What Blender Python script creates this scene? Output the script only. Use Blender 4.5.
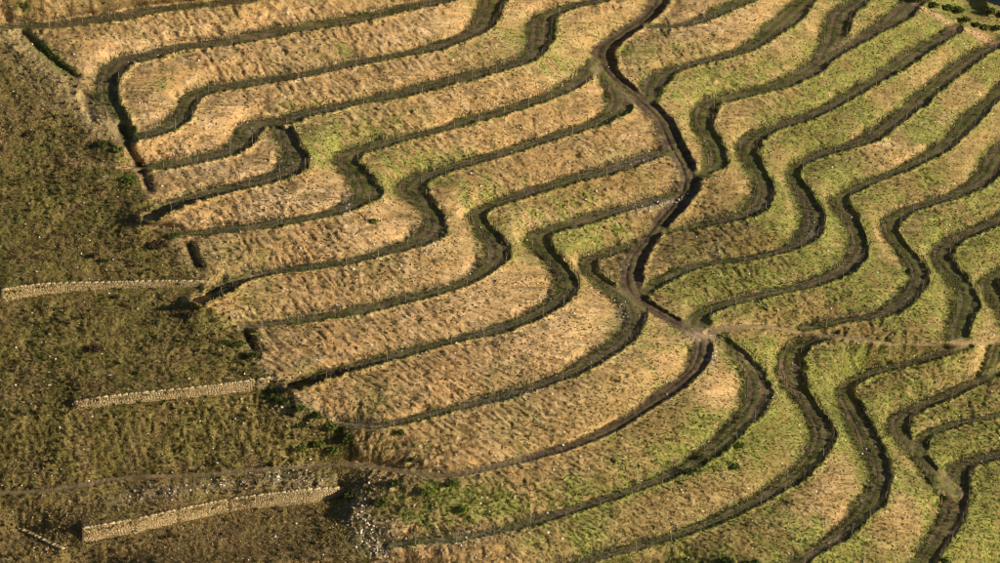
import bpy, math, random
import numpy as np

random.seed(7)
rng = np.random.default_rng(11)
scene = bpy.context.scene
for o in list(bpy.data.objects):
    bpy.data.objects.remove(o)
COL = scene.collection

# ------------------------------------------------------------------ camera
PITCH = math.radians(25.0)
DIST = 400.0
HALF = 81.0 / 400.0                       # tan of half the horizontal angle
TARGET = np.array([0.0, 0.0, 6.0])
CAM = TARGET + DIST * np.array([0.0, -math.cos(PITCH), math.sin(PITCH)])
cam_d = bpy.data.cameras.new('camera')
cam_d.sensor_fit = 'HORIZONTAL'
cam_d.angle = 2 * math.atan(HALF)
cam_d.clip_start = 1.0
cam_d.clip_end = 6000.0
cam = bpy.data.objects.new('camera', cam_d)
cam.location = CAM
cam.rotation_euler = (math.pi / 2 - PITCH, 0, 0)
COL.objects.link(cam)
scene.camera = cam

# ------------------------------------------------------------------ light
SUN_EL = math.radians(18.5)
SUN_AZ = math.radians(-24.0)              # from +x, turned towards the camera side
to_sun = np.array([math.cos(SUN_EL) * math.cos(SUN_AZ), math.cos(SUN_EL) * math.sin(SUN_AZ), math.sin(SUN_EL)])
world = bpy.data.worlds.new('World')
scene.world = world
world.use_nodes = True
wn = world.node_tree
sky = wn.nodes.new('ShaderNodeTexSky')
sky.sky_type = 'NISHITA'
sky.sun_disc = False
sky.sun_elevation = SUN_EL
sky.sun_rotation = math.pi / 2 - SUN_AZ
wn.links.new(sky.outputs[0], wn.nodes['Background'].inputs[0])
wn.nodes['Background'].inputs[1].default_value = 0.05
sun_d = bpy.data.lights.new('sun', 'SUN')
sun_d.energy = 5.0
sun_d.angle = math.radians(0.5)
sun_d.color = (1.0, 0.86, 0.66)
sun = bpy.data.objects.new('sun', sun_d)
from mathutils import Vector
sun.rotation_euler = Vector(-to_sun).to_track_quat('-Z', 'Y').to_euler()
sun.location = (200, -100, 150)
COL.objects.link(sun)
scene.cycles.filter_width = 1.0
scene.view_settings.view_transform = 'Standard'
scene.view_settings.look = 'None'
scene.view_settings.gamma = 1.0
scene.view_settings.use_curve_mapping = False
scene.view_settings.exposure = 0.5

# ------------------------------------------------------------------ helpers
TAB = rng.random((256, 256))


def vnoise(x, y, seed=0):
    x = np.asarray(x, float) + seed * 17.31
    y = np.asarray(y, float) + seed * 5.77
    xi = np.floor(x).astype(np.int64)
    yi = np.floor(y).astype(np.int64)
    fx = x - xi
    fy = y - yi
    fx = fx * fx * (3 - 2 * fx)
    fy = fy * fy * (3 - 2 * fy)
    a = TAB[xi & 255, yi & 255]
    b = TAB[(xi + 1) & 255, yi & 255]
    c = TAB[xi & 255, (yi + 1) & 255]
    d = TAB[(xi + 1) & 255, (yi + 1) & 255]
    return (a * (1 - fx) + b * fx) * (1 - fy) + (c * (1 - fx) + d * fx) * fy


def fbm(x, y, oct=4, seed=0):
    s = 0.0
    a = 0.5
    t = 0.0
    for i in range(oct):
        s = s + a * vnoise(x * 2 ** i, y * 2 ** i, seed + i * 3)
        t += a
        a *= 0.55
    return s / t


def smooth(a, b, x):
    t = np.clip((x - a) / (b - a), 0, 1)
    return t * t * (3 - 2 * t)


def unproject(px, py, z):
    xc = (px - 500.0) / 500.0 * HALF
    yc = (281.5 - py) / 500.0 * HALF
    dx = xc
    dy = math.cos(PITCH) + yc * math.sin(PITCH)
    dz = -math.sin(PITCH) + yc * math.cos(PITCH)
    t = (z - CAM[2]) / dz
    return CAM[0] + dx * t, CAM[1] + dy * t, z + 0 * t


def spline(pts, step=3.0):
    """Catmull-Rom through (x, y, z) points."""
    P = np.array(pts, float)
    if len(P) == 2:
        n = max(2, int(np.hypot(*(P[1] - P[0])[:2]) / step))
        t = np.linspace(0, 1, n + 1)[:, None]
        return P[0] * (1 - t) + P[1] * t
    Q = np.vstack([2 * P[0] - P[1], P, 2 * P[-1] - P[-2]])
    out = []
    for i in range(1, len(Q) - 2):
        p0, p1, p2, p3 = Q[i - 1], Q[i], Q[i + 1], Q[i + 2]
        n = max(2, int(np.hypot(*(p2 - p1)[:2]) / step))
        t = np.linspace(0, 1, n, endpoint=False)[:, None]
        out.append(0.5 * ((2 * p1) + (-p0 + p2) * t + (2 * p0 - 5 * p1 + 4 * p2 - p3) * t ** 2 + (-p0 + 3 * p1 - 3 * p2 + p3) * t ** 3))
    out.append(P[-1:])
    return np.vstack(out)


def mesh_from(name, verts, faces, mat=None, cols=None, smooth_shade=False):
    """verts (n,3) float array, faces (m,3|4) int array or a list of such arrays."""
    me = bpy.data.meshes.new(name)
    if isinstance(faces, np.ndarray):
        faces = [faces]
    faces = [f for f in faces if len(f)]
    nv = len(verts)
    nl = sum(f.size for f in faces)
    nf = sum(len(f) for f in faces)
    me.vertices.add(nv)
    me.vertices.foreach_set('co', np.ascontiguousarray(verts, dtype=np.float32).ravel())
    me.loops.add(nl)
    me.loops.foreach_set('vertex_index', np.concatenate([f.ravel() for f in faces]).astype(np.int32))
    me.polygons.add(nf)
    tot = np.concatenate([np.full(len(f), f.shape[1]) for f in faces])
    start = np.concatenate([[0], np.cumsum(tot)[:-1]])
    me.polygons.foreach_set('loop_start', start.astype(np.int32))
    me.polygons.foreach_set('loop_total', tot.astype(np.int32))
    if smooth_shade:
        me.polygons.foreach_set('use_smooth', np.ones(nf, dtype=bool))
    me.update(calc_edges=True)
    if cols is not None:
        at = me.color_attributes.new('tint', 'FLOAT_COLOR', 'POINT')
        c4 = np.ones((nv, 4), np.float32)
        c4[:, :3] = cols
        at.data.foreach_set('color', c4.ravel())
    if mat:
        me.materials.append(mat)
    me.validate()
    return me


def link(name, me, parent=None, label=None, cat=None, group=None, kind=None):
    o = bpy.data.objects.new(name, me)
    COL.objects.link(o)
    if parent is not None:
        o.parent = parent
    if label:
        o['label'] = label
    if cat:
        o['category'] = cat
    if group:
        o['group'] = group
    if kind:
        o['kind'] = kind
    return o


# ------------------------------------------------------------------ materials
def new_mat(name):
    m = bpy.data.materials.new(name)
    m.use_nodes = True
    nt = m.node_tree
    bs = nt.nodes['Principled BSDF']
    bs.inputs['Specular IOR Level'].default_value = 0.12
    bs.inputs['Roughness'].default_value = 0.95
    return m, nt, bs


def tinted(name, noise_scale=4.0, lo=0.72, hi=1.25, bump=0.0, bump_scale=6.0, transl=0.0, rough=0.95):
    """Colour of the thing per vertex, broken up by procedural noise."""
    m, nt, bs = new_mat(name)
    at = nt.nodes.new('ShaderNodeAttribute')
    at.attribute_name = 'tint'
    geo = nt.nodes.new('ShaderNodeNewGeometry')
    no = nt.nodes.new('ShaderNodeTexNoise')
    no.inputs['Scale'].default_value = noise_scale
    no.inputs['Detail'].default_value = 5
    no.inputs['Roughness'].default_value = 0.65
    nt.links.new(geo.outputs['Position'], no.inputs['Vector'])
    mr = nt.nodes.new('ShaderNodeMapRange')
    mr.inputs['From Min'].default_value = 0.3
    mr.inputs['From Max'].default_value = 0.7
    mr.inputs['To Min'].default_value = lo
    mr.inputs['To Max'].default_value = hi
    nt.links.new(no.outputs['Fac'], mr.inputs['Value'])
    mx = nt.nodes.new('ShaderNodeVectorMath')
    mx.operation = 'SCALE'
    nt.links.new(at.outputs['Color'], mx.inputs[0])
    nt.links.new(mr.outputs[0], mx.inputs['Scale'])
    nt.links.new(mx.outputs[0], bs.inputs['Base Color'])
    bs.inputs['Roughness'].default_value = rough
    if bump:
        n2 = nt.nodes.new('ShaderNodeTexNoise')
        n2.inputs['Scale'].default_value = bump_scale
        n2.inputs['Detail'].default_value = 6
        n2.inputs['Roughness'].default_value = 0.7
        nt.links.new(geo.outputs['Position'], n2.inputs['Vector'])
        bp = nt.nodes.new('ShaderNodeBump')
        bp.inputs['Strength'].default_value = 1.0
        bp.inputs['Distance'].default_value = bump
        nt.links.new(n2.outputs['Fac'], bp.inputs['Height'])
        nt.links.new(bp.outputs[0], bs.inputs['Normal'])
    if transl:
        tr = nt.nodes.new('ShaderNodeBsdfTranslucent')
        nt.links.new(mx.outputs[0], tr.inputs['Color'])
        ms = nt.nodes.new('ShaderNodeMixShader')
        ms.inputs[0].default_value = transl
        nt.links.new(bs.outputs[0], ms.inputs[1])
        nt.links.new(tr.outputs[0], ms.inputs[2])
        nt.links.new(ms.outputs[0], nt.nodes['Material Output'].inputs['Surface'])
    return m


def plain(name, rgb, var=0.25, scale=8.0, rough=0.9):
    m, nt, bs = new_mat(name)
    geo = nt.nodes.new('ShaderNodeNewGeometry')
    no = nt.nodes.new('ShaderNodeTexNoise')
    no.inputs['Scale'].default_value = scale
    no.inputs['Detail'].default_value = 4
    nt.links.new(geo.outputs['Position'], no.inputs['Vector'])
    cr = nt.nodes.new('ShaderNodeValToRGB')
    cr.color_ramp.elements[0].position = 0.3
    cr.color_ramp.elements[1].position = 0.7
    cr.color_ramp.elements[0].color = (*[c * (1 - var) for c in rgb], 1)
    cr.color_ramp.elements[1].color = (*[min(1, c * (1 + var)) for c in rgb], 1)
    nt.links.new(no.outputs['Fac'], cr.inputs[0])
    nt.links.new(cr.outputs[0], bs.inputs['Base Color'])
    bs.inputs['Roughness'].default_value = rough
    return m


M_GROUND = tinted('ground_soil_and_turf', 2.6, 0.74, 1.28, bump=0.16, bump_scale=2.2)
M_GRASS = tinted('grass_blades', 1.6, 0.7, 1.3, transl=0.25)
M_LEAF = tinted('shrub_leaves', 1.5, 0.7, 1.3, transl=0.2)
M_STONE = tinted('field_stone', 5.0, 0.75, 1.2, bump=0.03, bump_scale=9.0)
M_VINE = plain('vine_wood', (0.05, 0.036, 0.024), 0.4, 5.0)
M_POST = plain('weathered_post_wood', (0.21, 0.175, 0.125), 0.45, 2.0)
M_WIRE = plain('trellis_wire_steel', (0.25, 0.25, 0.25), 0.1, 3.0, 0.5)
M_WOODY = plain('shrub_stem_bark', (0.07, 0.05, 0.035), 0.3, 8.0)

# ------------------------------------------------------------------ the terrace plan
# every line runs with the uphill side on its left hand; (x, y) are sight lines, z the level in metres
LV = dict(A=31.3, B=27.1, C=23.1, D=19.8, E=18.4, F=15.6, G=11.8, H=8.0, I=4.2, J=0.0, K=-5.0, L=-10.0, M=-14.6)


def lvl(pts, z):
    return [(x, y, z) for x, y in pts]


def grade(pts, zs):
    """pts list, zs dict index -> level; linear in arc length between the given ones."""
    P = np.array(pts, float)
    s = np.concatenate([[0], np.cumsum(np.hypot(np.diff(P[:, 0]), np.diff(P[:, 1]) / 0.42))])
    k = sorted(((i if i >= 0 else len(pts) + i), z) for i, z in zs.items())
    z = np.interp(s, [s[i] for i, _ in k], [v for _, v in k])
    return [(P[i, 0], P[i, 1], z[i]) for i in range(len(pts))]


CURVES = {}   # name: (points, half width, berm height, kind)
A_ = [(-170, 42), (-80, 34), (12, 26), (50, 25), (80, 21), (120, 16), (160, 9), (197, 5), (240, 0), (310, -15), (420, -38), (560, -80), (700, -150)]
B_ = [(125, 136), (118, 122), (110, 105), (107, 88), (111, 73), (124, 61), (151, 55), (181, 47), (215, 43), (250, 37), (287, 30), (325, 24), (355, 19), (387, 12), (412, 6), (440, 0), (500, -18), (560, -45), (640, -95), (700, -130)]
C_ = [(118, 141), (135, 137), (150, 134), (168, 127), (181, 117), (186, 106), (190, 98), (204, 91), (230, 86), (260, 81), (300, 75), (350, 64), (387, 57), (425, 49), (455, 40), (475, 31), (486, 20), (492, 6), (499, -8), (530, -28), (580, -48), (660, -95), (720, -140)]
D_ = [(138, 168), (160, 166), (190, 160), (220, 154), (237, 147), (246, 138), (247, 130), (254, 125), (270, 122), (288, 120), (304, 114), (330, 108), (362, 101), (400, 94), (437, 84), (475, 74), (500, 68), (525, 60), (536, 50), (540, 38), (541, 25), (549, 14), (575, 5), (600, 0), (640, -14), (690, -50), (740, -110)]
E_ = [(152, 217), (166, 208), (184, 200), (210, 192), (240, 186), (264, 180), (284, 174), (296, 166), (297, 155), (288, 142), (284, 132)]
F_ = [(158, 228), (175, 232), (192, 233), (220, 230), (260, 226), (300, 219), (330, 213), (354, 205), (366, 194), (364, 182), (354, 169), (347, 160), (356, 152), (380, 144), (410, 136), (444, 128), (475, 118), (500, 112), (537, 100), (562, 91), (581, 80), (590, 70), (598, 60)]
G_ = [(199, 300), (220, 291), (240, 280), (270, 272), (310, 267), (350, 261), (387, 251), (418, 241), (434, 229), (434, 215), (424, 204), (412, 193), (410, 185), (422, 177), (444, 170), (470, 162), (500, 154), (537, 142), (575, 130), (600, 121), (616, 109), (619, 96), (610, 83), (600, 70)]
H_ = [(242, 329), (270, 324), (300, 320), (350, 312), (400, 301), (450, 288), (478, 275), (496, 260), (498, 248), (489, 235), (480, 223), (478, 214), (488, 206), (512, 198), (540, 189), (570, 180), (600, 173), (630, 163), (660, 154), (678, 150)]
I_ = [(292, 386), (320, 377), (350, 368), (387, 358), (425, 348), (462, 338), (500, 329), (530, 318), (552, 305), (566, 293), (568, 281), (561, 269), (550, 257), (540, 246), (538, 237), (548, 230), (570, 224), (600, 216), (630, 207), (660, 199), (682, 192)]
J_ = [(340, 424), (358, 426), (380, 426), (412, 419), (450, 409), (500, 397), (537, 386), (575, 371), (605, 353), (626, 336), (636, 320), (633, 306), (618, 293), (600, 281), (589, 270), (589, 261), (602, 255), (622, 248), (642, 243)]
K_ = [(-170, 515), (-60, 499), (0, 493), (25, 492), (75, 487), (125, 478), (200, 475), (250, 470), (300, 467), (337, 464), (375, 467), (412, 473), (450, 475), (500, 465), (550, 452), (587, 440), (625, 421), (662, 396), (690, 375), (701, 358), (704, 342)]
L_ = [(395, 545), (412, 542), (462, 538), (500, 530), (550, 517), (625, 493), (690, 465), (730, 436), (753, 406), (756, 382), (742, 358), (722, 342), (706, 336)]
M_ = [(430, 620), (520, 582), (600, 558), (675, 536), (740, 510), (790, 480), (818, 451), (821, 428), (806, 402), (789, 372), (793, 350), (815, 339), (832, 336)]
N_ = [(700, 640), (760, 590), (805, 558), (840, 535), (873, 502), (881, 472), (866, 437), (848, 402), (845, 388), (860, 377), (886, 369), (920, 360), (944, 352), (966, 346)]
O_ = [(952, 496), (940, 482), (922, 459), (903, 438), (899, 422), (914, 409), (942, 398), (970, 385), (1000, 371), (1060, 345), (1160, 300)]
P_ = [(921, 452), (924, 438), (944, 428), (970, 421), (1000, 415), (1060, 402), (1170, 370)]
Q_ = [(860, 650), (910, 585), (932, 550), (950, 520), (955, 500), (955, 482), (960, 467), (976, 461), (1000, 455), (1060, 440), (1170, 410)]
Y_ = [(708, 333), (722, 329), (750, 326), (780, 328), (800, 333), (830, 336), (860, 339), (890, 343), (940, 344), (970, 342), (1000, 341), (1060, 337), (1170, 330)]
R_ = [(706, 340), (692, 331), (676, 322), (658, 311), (643, 302), (633, 290), (631, 276), (636, 257), (650, 238), (665, 218), (680, 201), (689, 184), (686, 167), (675, 147), (661, 118), (640, 98), (617, 79), (605, 63), (604, 49), (624, 33), (648, 16), (660, 0), (668, -20), (690, -60), (730, -150)]
a_ = [(650, 25), (668, 26), (685, 24), (712, 15), (744, 0), (790, -25), (850, -80), (900, -150)]
b_ = [(650, 99), (650, 90), (655, 80), (672, 70), (700, 61), (730, 54), (752, 46), (776, 27), (805, 1), (830, -25), (870, -70), (930, -150)]
c_ = [(826, 56), (834, 42), (837, 28), (843, 13), (860, 0), (890, -30), (950, -120)]
d_ = [(702, 173), (717, 163), (716, 150), (708, 135), (702, 118), (709, 103), (730, 97), (752, 92), (775, 86), (800, 76), (830, 56), (862, 37), (890, 22), (910, 4), (935, -25), (960, -60)]
e_ = [(664, 231), (696, 226), (726, 220), (748, 214), (761, 203), (764, 186), (755, 166), (746, 150), (752, 139), (775, 127), (812, 115), (850, 95), (887, 72), (925, 47), (957, 29)]
f_ = [(644, 292), (656, 284), (674, 275), (700, 265), (750, 258), (790, 248), (810, 234), (814, 214), (801, 191), (792, 173), (802, 162), (825, 153), (867, 140), (890, 125), (925, 95), (962, 65), (998, 42), (1040, 15)]
g_ = [(694, 326), (699, 316), (720, 306), (760, 296), (800, 287), (830, 277), (850, 263), (859, 245), (854, 226), (842, 210), (841, 197), (870, 182), (912, 164), (945, 146), (975, 115), (1000, 92), (1050, 50), (1110, 10)]
h_ = [(806, 329), (840, 321), (880, 315), (898, 306), (912, 292), (918, 274), (909, 256), (896, 240), (890, 225), (904, 212), (930, 203), (958, 194), (984, 178), (1003, 150), (1060, 100), (1150, 30)]
i_ = [(958, 340), (963, 317), (967, 302), (966, 291), (957, 278), (944, 264), (940, 252), (952, 241), (976, 230), (1000, 219), (1060, 180), (1160, 110)]
j_ = [(1024, 341), (1010, 318), (998, 302), (990, 290), (988, 282), (1002, 273), (1060, 245), (1170, 190)]
k_ = [(986, 378), (994, 360), (999, 344)]

WB = 12.0
CURVES['A'] = (lvl(A_, LV['A']), WB, .35, 'path')
CURVES['B'] = (grade(B_, {0: LV['C'] + .2, 4: LV['B'], -1: LV['B']}), WB, .6, 'path')
CURVES['C'] = (lvl(C_, LV['C']), WB, .6, 'path')
CURVES['D'] = (lvl(D_, LV['D']), WB, .6, 'path')
CURVES['E'] = (grade(E_, {0: LV['E'], 5: LV['E'], -1: LV['D'] - .2}), WB, .6, 'path')
CURVES['F'] = (grade(F_, {0: LV['F'], 18: LV['F'], -1: 14.0}), WB, .45, 'path')
CURVES['G'] = (grade(G_, {0: LV['G'], 19: LV['G'], -1: 13.2}), WB, .45, 'path')
CURVES['H'] = (lvl(H_, LV['H']), WB, .5, 'path')
CURVES['I'] = (lvl(I_, LV['I']), WB, .5, 'path')
CURVES['J'] = (grade(J_, {0: LV['J'] - .5, 2: LV['J'], -1: .3}), WB, .45, 'path')
CURVES['K'] = (grade(K_, {0: -4.5, 9: LV['K'], 16: LV['K'], -1: -3.1}), 10.5, .3, 'track')
CURVES['L'] = (grade(L_, {0: LV['L'], 6: LV['L'], 9: -7.6, -1: -3.2}), WB, .4, 'path')
CURVES['M'] = (grade(M_, {0: LV['M'], 5: LV['M'], 8: -13.0, -1: -8.6}), WB, .45, 'path')
CURVES['N'] = (grade(N_, {0: -19.0, 3: -19.0, 5: -18, 8: -15.6, -1: -12.8}), WB, .45, 'path')
CURVES['O'] = (grade(O_, {0: -21.8, 4: -19.2, 8: -17.6, -1: -17.6}), 12.0, .4, 'path')
CURVES['P'] = (grade(P_, {0: -20.2, -1: -20.4}), 10.0, .4, 'path')
CURVES['Q'] = (grade(Q_, {0: -26, 3: -24.4, 6: -23.0, -1: -23.0}), 15.0, .4, 'path')
CURVES['Y'] = (grade(Y_, {0: -3.2, 4: -7.6, 8: -11.0, 10: -15.0, -1: -15.0}), 4.5, .0, 'track')
CURVES['R'] = (grade(R_, {0: -3.0, 3: -1.2, 5: -.2, 8: .8, 9: 2.6, 11: 5.2, 13: 8.4, 15: 11.6, 17: 13.6, 18: 14.2, 21: 17.0, -1: 19.0}), 11.0, .5, 'track')
CURVES['a'] = (lvl(a_, 15.4), 11.0, .35, 'path')
CURVES['b'] = (lvl(b_, 11.6), 12.0, .4, 'path')
CURVES['c'] = (grade(c_, {0: 7.5, 3: 9.2, -1: 10.0}), 12.0, .4, 'path')
CURVES['d'] = (grade(d_, {0: 6.0, 5: 7.2, -1: 7.2}), 11.0, .45, 'path')
CURVES['e'] = (grade(e_, {0: .9, 4: 3.0, 7: 3.4, -1: 3.4}), 11.0, .5, 'path')
CURVES['f'] = (lvl(f_, -.3), 11.0, .5, 'path')
CURVES['g'] = (grade(g_, {0: -3.1, 4: -3.8, -1: -3.8}), 11.0, .5, 'path')
CURVES['h'] = (lvl(h_, -7.5), 11.0, .45, 'path')
CURVES['i'] = (lvl(i_, -11.0), 11.0, .45, 'path')
CURVES['j'] = (lvl(j_, -14.6), 11.0, .45, 'path')
CURVES['k'] = (grade(k_, {0: -17.4, -1: -15.2}), 9.0, .2, 'path')

# stone walls of the old terraces: foot line and level, height in metres
WALLS = [
    dict(pts=[(2, 302), (30, 297), (60, 293), (100, 290), (150, 288), (200, 287)], z=11.4, h=[2.1, 2.0, 1.7, 1.3, 1.2, 1.0]),
    dict(pts=[(75, 411), (100, 407), (135, 403), (200, 397), (240, 392), (268, 389)], z=3.2, h=[1.5, 1.6, 1.6, 1.7, 1.7, 1.9]),
    dict(pts=[(83, 543), (135, 533), (178, 523), (229, 512), (262, 508), (310, 503), (344, 496)], z=-9.2, h=[2.4, 2.3, 2.2, 2.1, 2.2, 2.3, 1.4]),
    dict(pts=[(18, 530), (34, 537), (50, 545), (62, 550)], z=-9.6, h=[.3, .3, .3, .25]),
]

# ------------------------------------------------------------------ grid of sight lines
STEP = 1.25


def axis(lo, hi, far_lo, far_hi):
    core = list(np.arange(lo, hi + 1e-6, STEP))
    out = []
    s, v = STEP, lo
    while v > far_lo:
        s *= 1.13
        v -= s
        out.append(v)
    pre = out[::-1]
    out = []
    s, v = STEP, core[-1]
    while v < far_hi:
        s *= 1.13
        v += s
        out.append(v)
    return np.array(pre + core + out)


XS = axis(-30, 1030, -260, 1260)
YS = axis(-24, 590, -170, 760)
NX, NY = len(XS), len(YS)
PX, PY = np.meshgrid(XS, YS)              # shape (NY, NX)
ASP = 0.42                                # foreshortening of level ground

JIT = (fbm(PX * .022, PY * .045, 2, 7) - .5) * 13.0 + (vnoise(PX * .16, PY * .33, 8) - .5) * 5.0 + (vnoise(PX * .4, PY * .8, 9) - .5) * 3.0
dist = np.full((NY, NX), 1e9)             # to the nearest line, in metric units
sgn = np.zeros((NY, NX))
arc = np.zeros((NY, NX))
near = np.full((NY, NX), -1, int)
along = np.zeros((NY, NX))
zc = np.zeros((NY, NX))
wsum = np.zeros((NY, NX))
zsum = np.zeros((NY, NX))
names = list(CURVES)
SPL = {}
for ci, nm in enumerate(names):
    pts, W, berm, kind = CURVES[nm]
    S = spline(pts)
    SPL[nm] = S
    dl = np.full((NY, NX), 1e9)
    zl = np.zeros((NY, NX))
    sl = np.zeros((NY, NX))
    al = np.zeros((NY, NX))
    s0 = ci * 977.0
    for k in range(len(S) - 1):
        p, q = S[k], S[k + 1]
        x0, x1 = sorted((p[0], q[0]))
        y0, y1 = sorted((p[1], q[1]))
        i0, i1 = np.searchsorted(XS, [x0 - 95, x1 + 95])
        j0, j1 = np.searchsorted(YS, [y0 - 60, y1 + 60])
        if i1 <= i0 or j1 <= j0:
            continue
        sx = PX[j0:j1, i0:i1] - p[0]
        sy = (PY[j0:j1, i0:i1] - p[1]) / ASP
        vx, vy = q[0] - p[0], (q[1] - p[1]) / ASP
        L2 = vx * vx + vy * vy + 1e-9
        t = np.clip((sx * vx + sy * vy) / L2, 0, 1)
        vyp = abs(q[1] - p[1]) / (math.hypot(q[0] - p[0], q[1] - p[1]) + 1e-9)
        d = np.hypot(sx - t * vx, sy - t * vy) / (.58 + .58 * vyp)    # wider where the bench turns round a spur
        m = d < dl[j0:j1, i0:i1]
        cr = vx * sy - vy * sx            # > 0 : right hand side (image y points down) = downhill
        for arr, val in ((dl, d), (zl, p[2] + (q[2] - p[2]) * t), (sl, np.sign(cr)), (al, s0 + t * math.sqrt(L2))):
            v = arr[j0:j1, i0:i1]
            v[m] = val[m]
        s0 += math.sqrt(L2)
    dl = np.where(dl < 200, np.maximum(dl + JIT * (.5 if kind == 'track' else 1.0) * smooth(.25, .9, dl / W), 0), dl)
    w = np.clip(1 - dl / W, 0, 1) ** 1.0
    if kind == 'track' and nm != 'Y':
        w *= 3.0
    wsum += w
    zsum += w * zl
    m = dl < dist
    dist[m] = dl[m]
    sgn[m] = sl[m]
    arc[m] = al[m]
    near[m] = ci
    along[m] = al[m] - ci * 977.0
band = wsum > 1e-6
zfix = np.zeros((NY, NX))
zfix[band] = zsum[band] / wsum[band]
fixed = band.copy()

# walls: level foot, vertical face, level top
for wdef in WALLS:
    P = np.array(wdef['pts'], float)
    m = (PX >= P[0, 0]) & (PX <= P[-1, 0])
    foot = np.interp(PX, P[:, 0], P[:, 1])
    hh = np.interp(PX, P[:, 0], wdef['h'])
    hp = hh * 0.906 * 6.3
    f = m & (PY >= foot) & (PY < foot + 2.5) & ~band
    zfix[f] = wdef['z']
    fixed |= f
    f = m & (PY >= foot - hp - 3.0) & (PY <= foot - hp) & ~band
    zfix[f] = (wdef['z'] + hh)[f]
    fixed |= f
    f = m & (PY > foot - hp) & (PY < foot) & ~band
    zfix[f] = (wdef['z'] + hh * (foot - PY) / hp)[f]
    fixed |= f

# left hillside levels and the valley with the river behind the upper right knoll
ridge = np.interp(PX, [974, 981, 987, 1000, 1030, 1090, 1260], [-170, -25, 1.5, 5.5, 1.0, -50, -170])
f = (PX > 960) & (PY < ridge)
zfix[f] = -30.0
fixed[f] = True
band[f] = False
f = (PX > 960) & (PY >= ridge) & (PY < ridge + 5) & ~band & (PX < 1060)
zfix[f] = np.interp(PX, [970, 1000, 1060], [4.6, 2.4, 1.0])[f]
fixed |= f
# outer border: the hill goes on
border = np.zeros((NY, NX), bool)
border[0, :] = border[-1, :] = border[:, 0] = border[:, -1] = True
bz = np.zeros((NY, NX))
bz[0, :] = np.interp(XS, [-260, 400, 700, 930, 1260], [46, 44, 33, 11, -20])
bz[-1, :] = np.interp(XS, [-260, 500, 860, 1260], [-26, -30, -40, -48])
bz[:, 0] = np.interp(YS, [-170, 30, 298, 408, 500, 560, 760], [46, 31.3, 11.8, 3.5, -4.7, -10.0, -26])
bz[:, -1] = np.interp(YS, [-170, 30, 110, 190, 300, 370, 410, 760], [-20, -7.5, -11, -14.6, -17.6, -20.4, -24, -48])
border &= ~fixed
zfix[border] = bz[border]
fixed |= border
# contours of the old slope beyond the left edge of the walls
for (xa, ya, xb, yb, z) in [(-200, 312, -15, 303, 11.6), (-200, 425, 60, 412, 3.4), (-200, 230, 110, 222, 16.6), (-200, 150, 60, 145, 22.4), (-200, 90, 40, 84, 26.9), (-200, 462, 60, 452, -1.2), (-200, 560, 60, 566, -11.0), (-60, 640, 380, 622, -15.5), (150, 568, 385, 556, -11.0), (352, 512, 390, 508, -7.6)]:
    yy = ya + (yb - ya) * (PX - xa) / (xb - xa)
    f = (PX > xa) & (PX < xb) & (np.abs(PY - yy) < 1.0) & ~fixed
    zfix[f] = z
    fixed |= f


def relax(zf, fx, src):
    h, w = zf.shape
    if min(h, w) > 40:
        hc, wc = (h + 1) // 2, (w + 1) // 2
        zp = np.zeros((hc * 2, wc * 2))
        fp = np.zeros((hc * 2, wc * 2))
        sp = np.zeros((hc * 2, wc * 2))
        zp[:h, :w] = zf * fx
        fp[:h, :w] = fx
        sp[:h, :w] = src
        cs = zp.reshape(hc, 2, wc, 2).sum((1, 3))
        cf = fp.reshape(hc, 2, wc, 2).sum((1, 3))
        coarse = relax(cs / np.maximum(cf, 1), cf > 0, sp.reshape(hc, 2, wc, 2).mean((1, 3)) * 4)
        z = np.repeat(np.repeat(coarse, 2, 0), 2, 1)[:h, :w]
        it = 160
    else:
        z = np.full((h, w), (zf * fx).sum() / max(fx.sum(), 1))
        it = 600
    z = np.where(fx, zf, z)
    for _ in range(it):
        p = np.pad(z, 1, mode='edge')
        n = 0.25 * (p[:-2, 1:-1] + p[2:, 1:-1] + p[1:-1, :-2] + p[1:-1, 2:] + src)
        z = np.where(fx, zf, n)
    return z


# old hillside to the left of the terraces
EDGE = [(-260, 40), (0, 34), (20, 34), (48, 56), (76, 80), (108, 112), (124, 142), (136, 170), (148, 195), (152, 220), (180, 248), (196, 268), (198, 302), (225, 318), (246, 335), (258, 358), (290, 388), (315, 408), (345, 432), (352, 452), (352, 464)]


def left_mask(px, py):
    E = np.array(EDGE, float)
    ex = np.interp(py, E[2:, 1], E[2:, 0])
    m = (px < ex) & (py > 34) & (py < 464)
    low = np.interp(py, [464, 475, 500, 540, 563, 620, 760], [352, 372, 388, 392, 385, 380, 360])
    return m | ((py >= 464) & (px < low))


# the earth banks bulge between two benches
halfgap = np.clip(dist, 0, 200) * ASP
bulge = 0.0036 * STEP ** 2 / (1 + 1.2 * (halfgap / 22) ** 2)
bulge = np.where(left_mask(PX + 6, PY) | (PX < -60) | (PX > 1012) | (PY < -40) | (PY > 572) | ((PX > 900) & (PY < 30)), 0, bulge)
Z0 = relax(zfix, fixed, bulge)
# soften creases a little
for _ in range(2):
    p = np.pad(Z0, 1, mode='edge')
    zs = (p[:-2, 1:-1] + p[2:, 1:-1] + p[1:-1, :-2] + p[1:-1, 2:] + 4 * Z0) / 8
    far = (PX > 955) & (PY < ridge + 8)
    Z0 = np.where(far, Z0, zs)
X0, Y0, _ = unproject(PX, PY, Z0)

_jx = (fbm(PX * .05, PY * .1, 3, 15) - .5)
LEFT = left_mask(PX + _jx * 22 + _jx * smooth(468, 500, PY) * 70, PY + 0 * _jx)

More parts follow.
